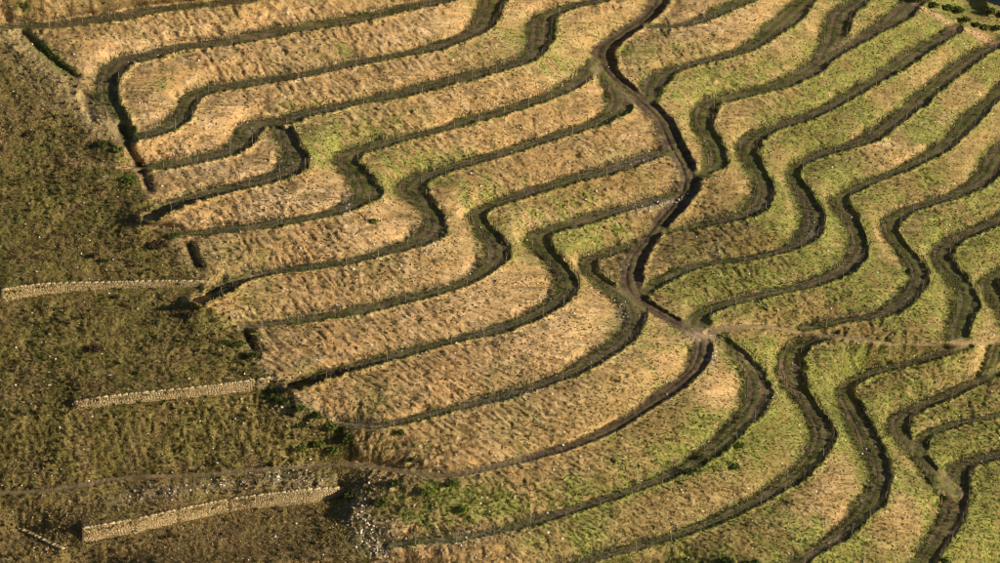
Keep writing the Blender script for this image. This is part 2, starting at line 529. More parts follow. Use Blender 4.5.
# ditch that drains the terrace ends
DITCH = [
    [(24, 32), (40, 48), (58, 64), (76, 77)],
    [(122, 126), (127, 143), (134, 160), (140, 167)],
    [(141, 172), (147, 184), (150, 192)],
    [(188, 243), (193, 256), (200, 268)],
    [(244, 331), (250, 342), (256, 352)],
]
ditch = np.full((NY, NX), 1e9)
for dp in DITCH:
    S = spline([(x, y, 0) for x, y in dp], 2.0)
    for k in range(len(S) - 1):
        i0, i1 = np.searchsorted(XS, [S[k, 0] - 20, S[k, 0] + 20])
        j0, j1 = np.searchsorted(YS, [S[k, 1] - 12, S[k, 1] + 12])
        d = np.hypot(PX[j0:j1, i0:i1] - S[k, 0], (PY[j0:j1, i0:i1] - S[k, 1]) / ASP)
        ditch[j0:j1, i0:i1] = np.minimum(ditch[j0:j1, i0:i1], d)

# ------------------------------------------------------------------ relief on the smooth levels
Wmap = np.array([CURVES[n][1] for n in names])[near]
Bmap = np.array([CURVES[n][2] for n in names])[near]
track = np.array([CURVES[n][3] == 'track' for n in names])[near]
rel = np.where(near >= 0, dist / Wmap, 9.0)
u = sgn * rel                              # -1 inner edge .. +1 outer edge
inb = rel < 1.0
wob = fbm(X0 * .35, Y0 * .35, 3, 5)
# deeper cut at the western ends of three terraces
deep = np.zeros((NY, NX))
for nm in ('E', 'G', 'I'):
    ci = names.index(nm)
    deep += (near == ci) * (1 - smooth(30, 130, along)) * (1.9 if nm == 'I' else 1.2)
Bm = Bmap * (0.65 + .7 * wob) + deep * 1.2
outside_y = np.where(near == names.index('Y'), 0, 1)
berm = Bm * smooth(.62, .92, u) * (1 - smooth(1.02, 1.45, u)) * outside_y
# one extra berm on the upper side of the road that climbs the hill
berm += np.where(near == names.index('R'), .15 * smooth(.65, .95, -u) * (1 - smooth(1.0, 1.5, -u)), 0)
endfade = np.minimum(1, smooth(0, 14, along) + deep)
dz = berm * endfade
# wheel ruts
rut = np.exp(-((np.abs(u) - .34) / .11) ** 2) * inb * np.where(near == names.index('Y'), 0, 1)
dz -= rut * np.where(track, .12, .08)
dz -= .8 * np.exp(-(ditch / 5.5) ** 2) * (.5 + wob)
dz -= deep * .9 * (rel < .75)
# rills on the banks follow the fall line, lumps on the old slope
bank = smooth(.95, 1.5, rel)
rill = vnoise(arc * .22, dist * .02, 1) * .6 + vnoise(arc * .55, dist * .035, 2) * .4
streak = vnoise(arc * .30, dist * .03, 1) * .5 + vnoise(arc * .75, dist * .06, 2) * .5
dz += bank * np.where(LEFT, 0, 1) * ((rill - .5) * .34 + (streak - .5) * .2)
dz += (fbm(X0 * .55, Y0 * .55, 4, 21) - .5) * np.where(LEFT, .42, .30) * np.where(inb, .3, 1)
dz += (vnoise(X0 * 2.1, Y0 * 2.1, 31) - .5) * np.where(LEFT, .20, .14) * np.where(inb, .55, 1)
# small slumps at the toe of the front banks
slump = smooth(.46, .62, fbm(X0 * .12, Y0 * .12, 3, 41)) * np.exp(-((u + 1.45) / .45) ** 2) * (.4 + 1.2 * vnoise(arc * .35, dist * .02, 42))
slump *= (near != names.index('R'))
dz -= slump * .45
frame = (PX > -60) & (PX < 1060) & (PY > -40) & (PY < 620)
dz *= np.where((PX > 955) & (PY < ridge + 4), 0, 1)
for wdef in WALLS:
    P = np.array(wdef['pts'], float)
    foot = np.interp(PX, P[:, 0], P[:, 1])
    hp = np.interp(PX, P[:, 0], wdef['h']) * 5.7
    dz *= np.where((PX >= P[0, 0] - 1) & (PX <= P[-1, 0] + 1) & (PY < foot + 4) & (PY > foot - hp - 3), .2, 1)
Z = Z0 + dz
X, Y, _ = unproject(PX, PY, Z)
# ground may not fold over itself
for _ in range(3):
    dY = Y[:-1] - Y[1:]                    # towards the top of the grid = farther
    bad = np.zeros((NY, NX), bool)
    bad[:-1] |= dY < 0.01
    bad[1:] |= dY < 0.01
    bad &= ~((PX > 955) & (PY < ridge + 8))
    if _ == 0:
        print('folded cells', int(bad[(PX > 0) & (PX < 1000) & (PY > 0) & (PY < 563)].sum()))
    p = np.pad(Z, 1, mode='edge')
    av = (p[:-2, 1:-1] + p[2:, 1:-1] + p[1:-1, :-2] + p[1:-1, 2:]) / 4
    Z = np.where(bad, av, Z)
    X, Y, _u = unproject(PX, PY, Z)
POS = np.stack([X, Y, Z], -1)


def at(px, py):
    """world point(s) on the ground seen along the sight line (px, py)"""
    px = np.asarray(px, float)
    py = np.asarray(py, float)
    i = np.clip(np.searchsorted(XS, px) - 1, 0, NX - 2)
    j = np.clip(np.searchsorted(YS, py) - 1, 0, NY - 2)
    fx = ((px - XS[i]) / (XS[i + 1] - XS[i]))[..., None]
    fy = ((py - YS[j]) / (YS[j + 1] - YS[j]))[..., None]
    return (POS[j, i] * (1 - fx) + POS[j, i + 1] * fx) * (1 - fy) + (POS[j + 1, i] * (1 - fx) + POS[j + 1, i + 1] * fx) * fy


def field(F, px, py):
    i = np.clip(np.searchsorted(XS, px) - 1, 0, NX - 2)
    j = np.clip(np.searchsorted(YS, py) - 1, 0, NY - 2)
    return F[j, i]


# ------------------------------------------------------------------ ground cover
def blob(lst):
    g = np.zeros((NY, NX))
    for (x, y, rx, ry, a, ang) in lst:
        c, s = math.cos(math.radians(ang)), math.sin(math.radians(ang))
        dx, dy = PX - x, PY - y
        ux, uy = dx * c - dy * s, dx * s + dy * c
        g = g + a * np.exp(-(ux / rx) ** 2 - (uy / ry) ** 2)
    return g


GREEN = blob([
    (345, 135, 60, 16, 1.0, 14), (330, 155, 30, 14, .8, 0), (430, 172, 60, 14, 1.1, 18), (400, 160, 30, 14, .9, 0), (300, 110, 70, 12, .4, 12), (345, 48, 22, 8, .5, 10), (160, 85, 10, 10, .5, 0),
    (480, 60, 30, 12, .4, 12), (560, 60, 30, 25, .5, 0), (520, 35, 20, 14, .6, 0), (600, 25, 30, 10, .3, 0), (620, 50, 14, 14, .6, 0), (660, 55, 30, 20, .55, 0), (700, 82, 45, 16, 1.0, 10), (690, 110, 15, 18, .7, 0),
    (760, 70, 60, 16, .5, 15), (850, 75, 60, 16, .7, 25), (800, 105, 50, 12, .7, 20), (920, 30, 40, 16, .6, 30), (780, 145, 40, 12, .5, 15), (830, 170, 30, 18, .9, 0), (870, 200, 30, 14, 1.0, 0),
    (930, 175, 18, 10, .9, 20), (960, 210, 40, 14, .4, 20), (925, 240, 20, 12, .7, 0), (985, 255, 40, 18, 1.0, 10), (730, 300, 50, 16, .8, 8), (700, 285, 50, 14, .9, 8), (790, 270, 60, 10, .8, 8),
    (560, 205, 40, 14, .9, 12), (480, 195, 25, 16, .7, 0), (565, 240, 45, 14, 1.0, 14), (600, 235, 30, 12, .8, 14), (500, 225, 22, 12, .4, 0),
    (710, 440, 45, 24, 1.3, 30), (755, 430, 25, 35, .9, 0), (640, 480, 50, 14, .5, 25), (560, 530, 50, 14, .5, 15), (770, 345, 30, 14, .7, 0), (850, 360, 45, 16, 1.0, 15), (820, 375, 20, 14, .7, 0),
    (890, 395, 30, 12, .6, 20), (970, 405, 40, 12, .7, 15), (960, 440, 40, 12, .9, 12), (990, 500, 20, 40, .6, 0), (460, 500, 55, 20, 1.3, 0), (420, 505, 30, 22, .8, 0), (540, 500, 40, 14, .3, 0),
    (700, 250, 40, 12, .3, 0), (860, 300, 30, 14, .4, 0), (940, 290, 20, 20, .4, 0), (60, 70, 14, 10, .8, -45), (45, 52, 14, 8, 1.2, -45), (25, 6, 10, 8, 1.0, 0), (440, 440, 50, 10, .35, 10),
])
BROWN = blob([(590, 185, 50, 14, .9, 14), (635, 180, 26, 12, .6, 0), (560, 110, 50, 12, .5, 16), (740, 245, 60, 12, .9, 6), (720, 190, 20, 25, .6, 0), (830, 305, 60, 12, .7, 6), (880, 330, 60, 6, .6, 0), (640, 225, 25, 12, .5, 0), (520, 165, 40, 12, .5, 16), (670, 375, 20, 10, .2, 0)])
PALE = blob([(200, 120, 120, 30, .7, 14), (240, 160, 60, 20, .8, 14), (260, 205, 70, 16, .8, 12), (330, 200, 40, 16, .8, 0), (400, 235, 60, 25, .8, 14), (450, 300, 60, 22, .7, 14), (560, 320, 60, 20, .9, 18), (640, 350, 50, 25, 1.0, 25), (720, 390, 25, 25, .9, 0), (150, 45, 80, 18, .8, 10), (320, 45, 80, 12, .5, 12), (400, 30, 40, 12, .7, 10), (850, 25, 20, 20, .6, 0), (780, 35, 25, 18, .5, 0), (700, 25, 50, 12, .6, 10), (900, 115, 40, 14, .8, 30), (860, 150, 50, 12, .7, 20), (950, 130, 30, 16, .5, 35), (900, 165, 30, 10, .7, 20), (930, 220, 40, 14, .4, 20), (820, 500, 50, 20, .7, 35), (900, 500, 25, 25, .8, 30), (590, 460, 30, 12, .7, 15), (560, 345, 90, 14, .5, 18)])

ORANGE = blob([(590, 322, 40, 10, .9, 25), (655, 368, 40, 14, 1.0, 30), (725, 392, 18, 20, .8, 0), (105, 60, 40, 12, .7, 10), (520, 345, 60, 8, .5, 16), (200, 118, 40, 10, .4, 14), (480, 290, 50, 8, .5, 16), (670, 345, 16, 14, .9, 0), (390, 235, 40, 8, .4, 14), (225, 25, 80, 8, .4, 10), (900, 70, 40, 10, .3, 30)])
rightness = smooth(560, 760, PX + .5 * (PY - 280))
n1 = fbm(X0 * .10, Y0 * .10, 4, 51)
n2 = fbm(X0 * .45, Y0 * .45, 4, 61)
n3 = vnoise(X0 * 1.7, Y0 * 1.7, 71)
green = np.clip(GREEN * (.55 + .9 * n2) + rightness * (.10 + .45 * smooth(.42, .62, n1)) + .25 * smooth(.55, .7, n1) - PALE * .22, 0, 1)
green = np.clip(green * (.35 + 1.3 * smooth(.35, .65, n2 * .6 + n3 * .4)), 0, 1)
fringe = np.exp(-((rel - 1.25) / .45) ** 2) * (.25 + .75 * smooth(.35, .6, fbm(X0 * .13, Y0 * .13, 3, 57))) * np.where(track, .5, 1)
green = np.clip(green + fringe * (.28 + .35 * rightness), 0, 1)
brown = np.clip(BROWN * (.4 + 1.0 * n2) + .35 * smooth(.55, .75, n2) * (1 - PALE * .5), 0, 1)


def mix(a, b, t):
    t = t[..., None]
    return a * (1 - t) + b * t


def C(*v):
    return np.array(v, float)


DRY_A, DRY_B = C(.43, .30, .145), C(.36, .225, .095)
c_dry = mix(C(.325, .22, .095), C(.53, .385, .215), np.clip(PALE * .6 + (streak - .5) * 1.6 + (n2 - .5) * 1.2 + .12, 0, 1))
c_dry = mix(c_dry, C(.44, .28, .12), np.clip(smooth(.5, .7, fbm(X0 * .16, Y0 * .16, 3, 81)) * .5, 0, 1))
c_dry = mix(c_dry, c_dry * C(.58, .64, .52), np.clip(rightness * (.35 + 1.0 * n1), 0, 1) * (1 - np.clip(PALE, 0, 1) * .6))
c_dry = mix(c_dry, C(.15, .11, .05) + 0 * c_dry, np.clip(smooth(.66, .8, vnoise(arc * .45, dist * .05, 3)) * .65, 0, 1))
c_dry = mix(c_dry, C(.52, .345, .165) * (.85 + .3 * n3[..., None]), np.clip(ORANGE * (.3 + .9 * n2), 0, .85))
c_dry = mix(c_dry, C(.50, .33, .155) + 0 * c_dry, np.clip(slump * .8, 0, 1))
c_green = mix(C(.09, .115, .026), C(.235, .24, .062), np.clip(n2 * 1.6 - .3 + (streak - .5) * 1.2, 0, 1))
c_brown = mix(C(.17, .105, .042), C(.25, .165, .06), n3)
cb = mix(mix(c_dry, c_brown, brown * .8), c_green, green * .85)
c_soil = mix(C(.085, .062, .038), C(.22, .16, .095), np.clip(n2 + (n3 - .5) * .7, 0, 1))
c_turf = mix(C(.06, .075, .02), C(.20, .20, .05), np.clip(n2 * 1.5 - .25, 0, 1))
c_track = mix(C(.15, .11, .062), C(.26, .19, .108), np.clip(n2 * 1.3 - .15, 0, 1))
isr = (near == names.index('R')) | ((near == names.index('K')) & (PX > 520))
c_track = np.where(isr[..., None], mix(C(.075, .053, .034), C(.17, .12, .075), np.clip(n2 * 1.4 - .3 + (n3 - .5), 0, 1)), c_track)
# bench: turf with two bare ruts
bare = np.clip(np.exp(-((np.abs(u) - .36) / .2) ** 2) * 1.2 - .3 + (n3 - .5) * 1.1 + (n2 - .5), 0, 1)
c_bench = mix(c_turf, c_soil, np.clip(bare + .35 * (n1 > .5), 0, 1))
c_trk = mix(c_track, c_turf, np.clip(np.exp(-(u / .16) ** 2) * .5 + smooth(.75, 1.0, rel) * .6 + (n3 - .6), 0, 1))
col = mix(cb, np.where(track[..., None], c_trk, c_bench), 1 - smooth(.85, 1.12, rel + (n3 - .5) * .5))
# the yard where the tracks meet
yard = np.exp(-((PX - 700) / 16) ** 2 - ((PY - 336) / 8) ** 2)
col = mix(col, C(.36, .27, .17) + 0 * col, np.clip(yard * .9, 0, 1))
# old slope: dark scrub, moss and heather
n4 = fbm(X0 * .28, Y0 * .28, 4, 91)
c_scrub = mix(C(.09, .082, .024), C(.22, .175, .06), np.clip(n2 * 1.7 - .4, 0, 1))
c_scrub = mix(c_scrub, C(.16, .115, .052) + 0 * c_scrub, np.clip(smooth(.5, .66, n4) * .8 + smooth(480, 530, PY) * .6 * (1 - smooth(330, 370, PX)), 0, 1))
col = np.where(LEFT[..., None] & ~inb[..., None], c_scrub, col)
col = np.where((LEFT & inb)[..., None], mix(c_track, c_scrub, smooth(.4, .9, rel + (n3 - .5) * .5)), col)


def stripe(pts, w, amount, colr):
    global col
    S = spline([(x, y, 0) for x, y in pts], 2.5)
    d = np.full((NY, NX), 1e9)
    for k in range(len(S)):
        i0, i1 = np.searchsorted(XS, [S[k, 0] - 3 * w, S[k, 0] + 3 * w])
        j0, j1 = np.searchsorted(YS, [S[k, 1] - 2 * w, S[k, 1] + 2 * w])
        dd = np.hypot(PX[j0:j1, i0:i1] - S[k, 0], (PY[j0:j1, i0:i1] - S[k, 1]) / .6)
        d[j0:j1, i0:i1] = np.minimum(d[j0:j1, i0:i1], dd)
    a = np.clip(np.exp(-(d / w) ** 2) * amount * (.5 + n2), 0, 1)
    col = mix(col, colr + 0 * col, a)


TAN = C(.34, .25, .14)
stripe([(-4, 36), (20, 42), (50, 70), (74, 94), (94, 114), (106, 130)], 14, 1.2, C(.36, .28, .135))
stripe([(10, 60), (35, 85), (60, 110)], 10, .45, C(.33, .25, .12))
stripe([(74, 163), (100, 165), (138, 169)], 4, .9, C(.33, .22, .12))
stripe([(122, 240), (135, 226), (152, 218)], 6, .6, C(.30, .21, .10))
stripe([(165, 230), (178, 250), (200, 278)], 5, .6, C(.30, .24, .12))
stripe([(180, 296), (196, 300), (205, 296)], 7, .9, C(.42, .27, .12))
stripe([(226, 312), (245, 322), (262, 327)], 4, .7, TAN)
stripe([(250, 350), (268, 372), (290, 392), (312, 404), (340, 422), (380, 429)], 4.5, .9, TAN)
stripe([(8, 396), (22, 402), (36, 408)], 5, .5, TAN)
stripe([(720, 328), (760, 326), (800, 333), (860, 340), (940, 344), (1030, 341)], 3.5, .4, TAN)
stripe([(915, 3), (930, 12), (944, 20), (956, 28), (968, 30)], 3.5, .9, C(.42, .27, .16))
stripe([(974, 32), (984, 38), (993, 42), (1004, 42)], 4, .9, C(.45, .28, .16))
ditch_dark = np.clip(np.exp(-(ditch / 6.0) ** 2), 0, 1)  # darker ground colour along the ditch lines
col = mix(col, C(.06, .05, .03) + 0 * col, ditch_dark * .7)
col = mix(col, C(.07, .12, .015) + 0 * col, blob([(45, 52, 16, 7, .9, -45), (62, 68, 10, 6, .7, -45)]).clip(0, 1))
# scree below the lower wall
scree = blob([(360, 520, 14, 30, 1.0, 0), (380, 545, 14, 22, 1.0, 0), (290, 405, 18, 16, .5, 0), (90, 118, 10, 6, .7, 0), (300, 480, 50, 8, .6, 0), (180, 490, 90, 7, .6, 8), (655, 205, 25, 5, .8, 14), (640, 160, 20, 4, .5, 14), (346, 207, 6, 7, .9, 0), (428, 246, 10, 5, .5, 20), (470, 268, 10, 5, .4, 20), (622, 312, 6, 12, .9, 0), (712, 358, 5, 9, .9, 0), (545, 300, 12, 5, .4, 20), (520, 395, 40, 4, .4, 16), (330, 355, 60, 3, .3, 12), (810, 232, 6, 9, .5, 0), (715, 250, 10, 4, .5, 0), (460, 540, 60, 5, .5, 10), (215, 55, 60, 3, .25, 12), (250, 130, 8, 6, .5, 0)])
col = mix(col, C(.26, .215, .16) + 0 * col, np.clip(scree * (.3 + n3 * .8), 0, .85))
far = (PX > 955) & (PY < ridge)
col[far] = (.22, .20, .07)

# ------------------------------------------------------------------ split the ground into its pieces
fj, fi = np.mgrid[0:NY - 1, 0:NX - 1]
quad = np.stack([fj * NX + fi, (fj + 1) * NX + fi, (fj + 1) * NX + fi + 1, fj * NX + fi + 1], -1).reshape(-1, 4)
cr_ = rel[:-1, :-1]
owner = np.where((cr_ < 1.0) & ~((PX > 955) & (PY < ridge))[:-1, :-1], near[:-1, :-1], -1)   # bench id
leftf = LEFT[:-1, :-1]
region = np.where(owner >= 0, owner, -1)
# flood fill of the banks between the benches on a coarse copy
cs = 3
ch, cw = (NY - 1) // cs, (NX - 1) // cs
free = np.zeros((ch, cw), bool)
lf = np.zeros((ch, cw), bool)
for a in range(ch):
    blk = owner[a * cs:(a + 1) * cs, :cw * cs].reshape(-1, cw, cs)
    free[a] = (blk < 0).mean((0, 2)) > .5
    lf[a] = leftf[a * cs:(a + 1) * cs, :cw * cs].reshape(-1, cw, cs).mean((0, 2)) > .5
lab = np.full((ch, cw), -1, int)
lab[free & lf] = 0
nlab = 1
sizes = [10 ** 9]
for a in range(ch):
    for b in range(cw):
        if free[a, b] and lab[a, b] < 0:
            st = [(a, b)]
            lab[a, b] = nlab
            cnt = 0
            while st:
                y, x = st.pop()
                cnt += 1
                for yy, xx in ((y - 1, x), (y + 1, x), (y, x - 1), (y, x + 1)):
                    if 0 <= yy < ch and 0 <= xx < cw and free[yy, xx] and lab[yy, xx] < 0:
                        lab[yy, xx] = nlab
                        st.append((yy, xx))
            sizes.append(cnt)
            nlab += 1
remap = {}
for l in range(nlab):
    remap[l] = l if sizes[l] > 110 else 0
lab2 = np.vectorize(lambda v: remap.get(v, -1))(lab)
# grow labels into unlabelled coarse cells
for _ in range(6):
    p = np.pad(lab2, 1, mode='edge')
    for sh in (p[:-2, 1:-1], p[2:, 1:-1], p[1:-1, :-2], p[1:-1, 2:]):
        lab2 = np.where(lab2 < 0, sh, lab2)
up = np.repeat(np.repeat(lab2, cs, 0), cs, 1)
up = np.pad(up, ((0, NY - 1 - ch * cs), (0, NX - 1 - cw * cs)), mode='edge')
piece = np.where(owner >= 0, owner, 1000 + np.maximum(up, 0))
piece = piece.ravel()
ORD = ['topmost', 'second', 'third', 'fourth', 'fifth', 'sixth', 'seventh', 'eighth', 'ninth', 'tenth', 'eleventh', 'twelfth', 'thirteenth', 'fourteenth']
WHERE = dict(A='topmost terrace on the left', B='second terrace from the top left', C='third terrace from the top left', D='fourth terrace from the top left',
             E='short fifth terrace joining the one above', F='terrace just above the lone green bush', G='terrace just below the lone green bush',
             H='eighth terrace from the top left', I='terrace starting near the middle stone wall', J='terrace joining the climbing road at its fork',
             K='winding dirt track', L='first terrace curling below the road junction', M='second terrace curling below the road junction', N='third terrace curling below the road junction',
             O='forked terrace below the footpath at right', P='short lower branch of the forked terrace', Q='lowest terrace in the bottom right corner',
             a='topmost short terrace right of the road', b='second terrace right of the climbing road', c='short branch terrace near the top right', d='third terrace right of the climbing road',
             e='fourth terrace right of the climbing road', f='fifth terrace right of the climbing road', g='terrace leaving the junction to the upper right', h='terrace meeting the pale footpath halfway along',
             i='terrace meeting the pale footpath far right', j='short terrace curl at the right edge', k='short ramp below the footpath at right', R='dark climbing road', Y='pale level footpath')


def ground_piece(ids, name, label):
    q = quad[ids]
    uq, inv = np.unique(q.ravel(), return_inverse=True)
    me = mesh_from(name, POS.reshape(-1, 3)[uq], inv.reshape(-1, 4), M_GROUND, col.reshape(-1, 3)[uq], True)
    return link(name, me, label=label, kind='structure')


for pid in np.unique(piece):
    ids = np.nonzero(piece == pid)[0]
    if pid < 1000:
        nm = names[pid]
        if nm in 'KR':
            lb = 'dirt track crossing the foot of the old slope and climbing to the road junction' if nm == 'K' else 'dark dirt road winding up the hill between the terraces'
            ground_piece(ids, 'dirt_track', lb)
        elif nm == 'Y':
            ground_piece(ids, 'footpath', 'thin pale footpath running level from the road junction to the right')
        else:
            ground_piece(ids, 'terrace_path', 'dark grassy path on the ' + WHERE[nm])
    elif pid == 1000:
        ground_piece(ids, 'hillside', 'dark scrubby old hillside left of the terraces')
    else:
        # name the bank after the bench right below it
        f = np.nonzero(piece == pid)[0]
        jj, ii = np.unravel_index(f, (NY - 1, NX - 1))
        vis = (PX[jj, ii] > 0) & (PX[jj, ii] < 1000) & (PY[jj, ii] > 0) & (PY[jj, ii] < 563)
        sel = (sgn[jj, ii] < 0) & (rel[jj, ii] < 1.4)
        if vis.sum() == 0 or sel.sum() == 0:
            ground_piece(ids, 'hillside', 'grassy slope around the terraces')
            continue
        ids_near = np.bincount(near[jj[sel], ii[sel]], minlength=len(names))
        ground_piece(ids, 'terrace_bank', 'dry grassy bank above the ' + WHERE[names[int(ids_near.argmax())]])

# river in the valley behind the knoll
wm, wt, wb = new_mat('river_water')
wb.inputs['Base Color'].default_value = (.008, .016, .03, 1)
wb.inputs['Roughness'].default_value = 0.25
nz = wt.nodes.new('ShaderNodeTexNoise')
nz.inputs['Scale'].default_value = 0.8
bp = wt.nodes.new('ShaderNodeBump')
bp.inputs['Distance'].default_value = 0.2
gp = wt.nodes.new('ShaderNodeNewGeometry')
wt.links.new(gp.outputs['Position'], nz.inputs['Vector'])
wt.links.new(nz.outputs['Fac'], bp.inputs['Height'])
wt.links.new(bp.outputs[0], wb.inputs['Normal'])
rv = np.array([[60, 60, -29.5], [900, 60, -29.5], [900, 900, -29.5], [60, 900, -29.5]], float)
link('river', mesh_from('river', rv, np.array([[0, 1, 2, 3]]), wm), label='dark blue river in the valley behind the top right knoll', kind='structure')

# ------------------------------------------------------------------ surface frames for planting
gx = np.gradient(POS, axis=1)
gy = np.gradient(POS, axis=0)
NRM = np.cross(gy, gx)
NRM /= np.linalg.norm(NRM, axis=-1, keepdims=True) + 1e-9
NRM *= np.sign(NRM[..., 2:3] + 1e-9)
smn = NRM.copy()
for _ in range(6):
    p = np.pad(smn, ((1, 1), (1, 1), (0, 0)), mode='edge')
    smn = (p[:-2, 1:-1] + p[2:, 1:-1] + p[1:-1, :-2] + p[1:-1, 2:]) / 4
FALL = smn.copy()
FALL[..., 2] = 0
FALL /= np.linalg.norm(FALL, axis=-1, keepdims=True) + 1e-6
smn /= np.linalg.norm(smn, axis=-1, keepdims=True) + 1e-9
FALL = FALL - smn * (FALL * smn).sum(-1, keepdims=True)      # along the slope itself
FALL /= np.linalg.norm(FALL, axis=-1, keepdims=True) + 1e-6


def blades(name, px, py, length, width, lean, spread, colors, nb, label, cat, up=1.0, mat=M_GRASS, vary=.5):
    """tufts of pointed blades rooted in the ground; lean = share of the fall line direction"""
    n = len(px)
    base = at(px, py)
    nrm = field(smn, px, py)
    fall = field(FALL, px, py)
    V = np.zeros((n, nb, 3, 3))
    cc = np.zeros((n, nb, 3, 3))
    for b in range(nb):
        r = rng.normal(size=(n, 3))
        d = up * (nrm * .5 + np.array([0, 0, .5])) + fall * lean + r * spread
        d /= np.linalg.norm(d, axis=1, keepdims=True)
        L = (length * (.55 + .9 * rng.random(n)))[:, None]
        side = np.cross(d, rng.normal(size=(n, 3)))
        side /= np.linalg.norm(side, axis=1, keepdims=True) + 1e-9
        w = (width * (.6 + .8 * rng.random(n)))[:, None]
        root = base + rng.normal(size=(n, 3)) * np.array([.08, .08, 0]) - nrm * .05
        V[:, b, 0] = root - side * w
        V[:, b, 1] = root + side * w
        V[:, b, 2] = root + d * L
        k = (1 - vary / 2 + vary * rng.random(n))[:, None]
        cc[:, b, :] = (colors * k)[:, None, :]
    F = np.arange(n * nb * 3).reshape(-1, 3)
    me = mesh_from(name, V.reshape(-1, 3), F, mat, cc.reshape(-1, 3))
    return link(name, me, label=label, cat=cat, kind='stuff')


def scatter(n, x0=-80, x1=1080, y0=-45, y1=640):
    n = int(n * (x1 - x0) * (y1 - y0) / ((x1 + 28 if x1 < 1000 else 1056) * 608.0))
    return rng.uniform(x0, x1, n), rng.uniform(y0, y1, n)


px, py = scatter(230000)
f_rel = field(rel, px, py)
f_left = field(LEFT, px, py)
f_far = (px > 955) & (py < np.interp(px, [974, 981, 987, 1000, 1030], [-170, -25, 1.5, 5.5, 1]) + 2)
f_col = field(col, px, py)
f_green = field(green, px, py)
f_n1 = vnoise(px * .12, py * .2, 101)
onbank = (f_rel > 1.02 + .25 * (rng.random(len(px)) - .6)) & ~f_left & ~f_far & (field(yard, px, py) < .3)
pick = rng.random(len(px))
gsel = onbank & (pick < f_green)
dsel = onbank & (pick >= f_green) & (f_n1 > .22) & (rng.random(len(px)) > .75 * field(slump, px, py))
# dry grass combed down the fall line
dc = f_col[dsel] * np.array([1.08, 1.06, 1.0])
pale = rng.random(dsel.sum()) < .12
dc[pale] = C(.56, .45, .27)
dark = rng.random(dsel.sum()) < .10
dc[dark] = C(.14, .095, .045)
blades('dry_grass', px[dsel], py[dsel], .42, .042, 1.0, .34, dc, 4, 'dry straw-coloured grass lying down the terrace banks', 'grass', up=.34, vary=.6)
gc = f_col[gsel] * .5 + C(.115, .15, .032) * .5
lime = rng.random(gsel.sum()) <   .08 + .75 * np.clip(field(GREEN, px[gsel], py[gsel]) - .2, 0, .9)
gc[lime] = C(.29, .32, .05)
olive = rng.random(gsel.sum()) < .15
gc[olive] = C(.07, .085, .02)
blades('green_grass', px[gsel], py[gsel], .42, .055, .9, .32, gc, 4, 'fresh yellow-green grass on the terrace banks', 'grass', up=.4)

# small dark tussocks and weeds dotted over the banks
wx, wy = scatter(26000)
ws = (field(rel, wx, wy) > 1.1) & ~field(LEFT, wx, wy) & (rng.random(len(wx)) < .15 + .75 * smooth(.4, .65, vnoise(wx * .03, wy * .06, 161))) & ~((wx > 955) & (wy < 8))
wx, wy = wx[ws], wy[ws]
wc = np.where(rng.random(len(wx))[:, None] < .5, C(.06, .07, .02), np.where(rng.random(len(wx))[:, None] < .5, C(.12, .09, .04), C(.13, .15, .03)))
blades('bank_weeds', wx, wy, .34, .07, .2, .5, wc, 6, 'small dark tussocks and weeds dotted over the terrace banks', 'weeds')

# turf and weeds on the benches, denser on the two edges
px, py = scatter(150000)
f_rel = field(rel, px, py)
f_trk = field(track, px, py)
f_u = field(u, px, py)
f_left = field(LEFT, px, py)
w = np.where(f_rel < 1.0 + .45 * rng.random(len(px)) ** 2, .12 + .88 * smooth(.5, .85, f_rel), 0) * np.where(f_trk, .35 * smooth(.6, .95, f_rel), 1) * np.where(f_left, .15, 1)
w *= .35 + 1.1 * vnoise(px * .09, py * .16, 111)
s = rng.random(len(px)) < w
gp_ = vnoise(px[s] * .05, py[s] * .1, 115)
tc = np.where((rng.random(s.sum()) < 1.15 - gp_)[:, None], C(.062, .085, .02), C(.17, .21, .04))
br = rng.random(s.sum()) < .22
tc[br] = C(.13, .095, .05)
blades('bench_turf', px[s], py[s], .46, .06, .05, .45, tc, 4, 'dark green weeds and turf along the terrace paths', 'grass')

# scrub on the old slope
px, py = scatter(95000, x1=400)
s = field(LEFT, px, py) & (field(rel, px, py) > .75)
px, py = px[s], py[s]
n = len(px)
k = rng.random(n)
pn = fbm(px * .035, py * .07, 3, 121)
sc = np.where((k < .42)[:, None], C(.10, .10, .022), np.where((k < .70)[:, None], C(.20, .165, .05), C(.065, .046, .026)))
gl = fbm(px * .012, py * .024, 3, 127)
sc = np.where(((gl > .5) & (k < .6))[:, None], C(.13, .145, .03) * (.6 + .7 * rng.random(n))[:, None], sc)
sc = np.where((pn > .56)[:, None] & (rng.random(n) < .75)[:, None], C(.13, .088, .036) * (.7 + .6 * rng.random(n))[:, None], sc)
sc = np.where(((py > 478) & (px < 335 + 30 * rng.random(n)))[:, None] & (rng.random(n) < .65)[:, None], C(.21, .15, .07) * (.6 + .8 * rng.random(n))[:, None], sc)
lip = 1.3 * np.exp(-((px - np.interp(py, [36, 42, 70, 94, 114, 130], [-4, 20, 50, 74, 94, 108])) / 15) ** 2) * (py < 140)
sc = np.where(((py < 145) & (rng.random(n) < .55))[:, None], C(.22, .16, .07) * (.7 + .6 * rng.random(n))[:, None], sc)
gl2 = fbm(px * .02 + 9, py * .04, 3, 129)
sc = sc * (1.2 + .8 * smooth(.4, .65, gl2))[:, None]
sc = np.where(((gl2 > .54) & (rng.random(n) < .45))[:, None], C(.30, .23, .085) * (.7 + .6 * rng.random(n))[:, None], sc)
sc = np.where((rng.random(n) < lip)[:, None], C(.50, .39, .19) * (.7 + .5 * rng.random(n))[:, None], sc)
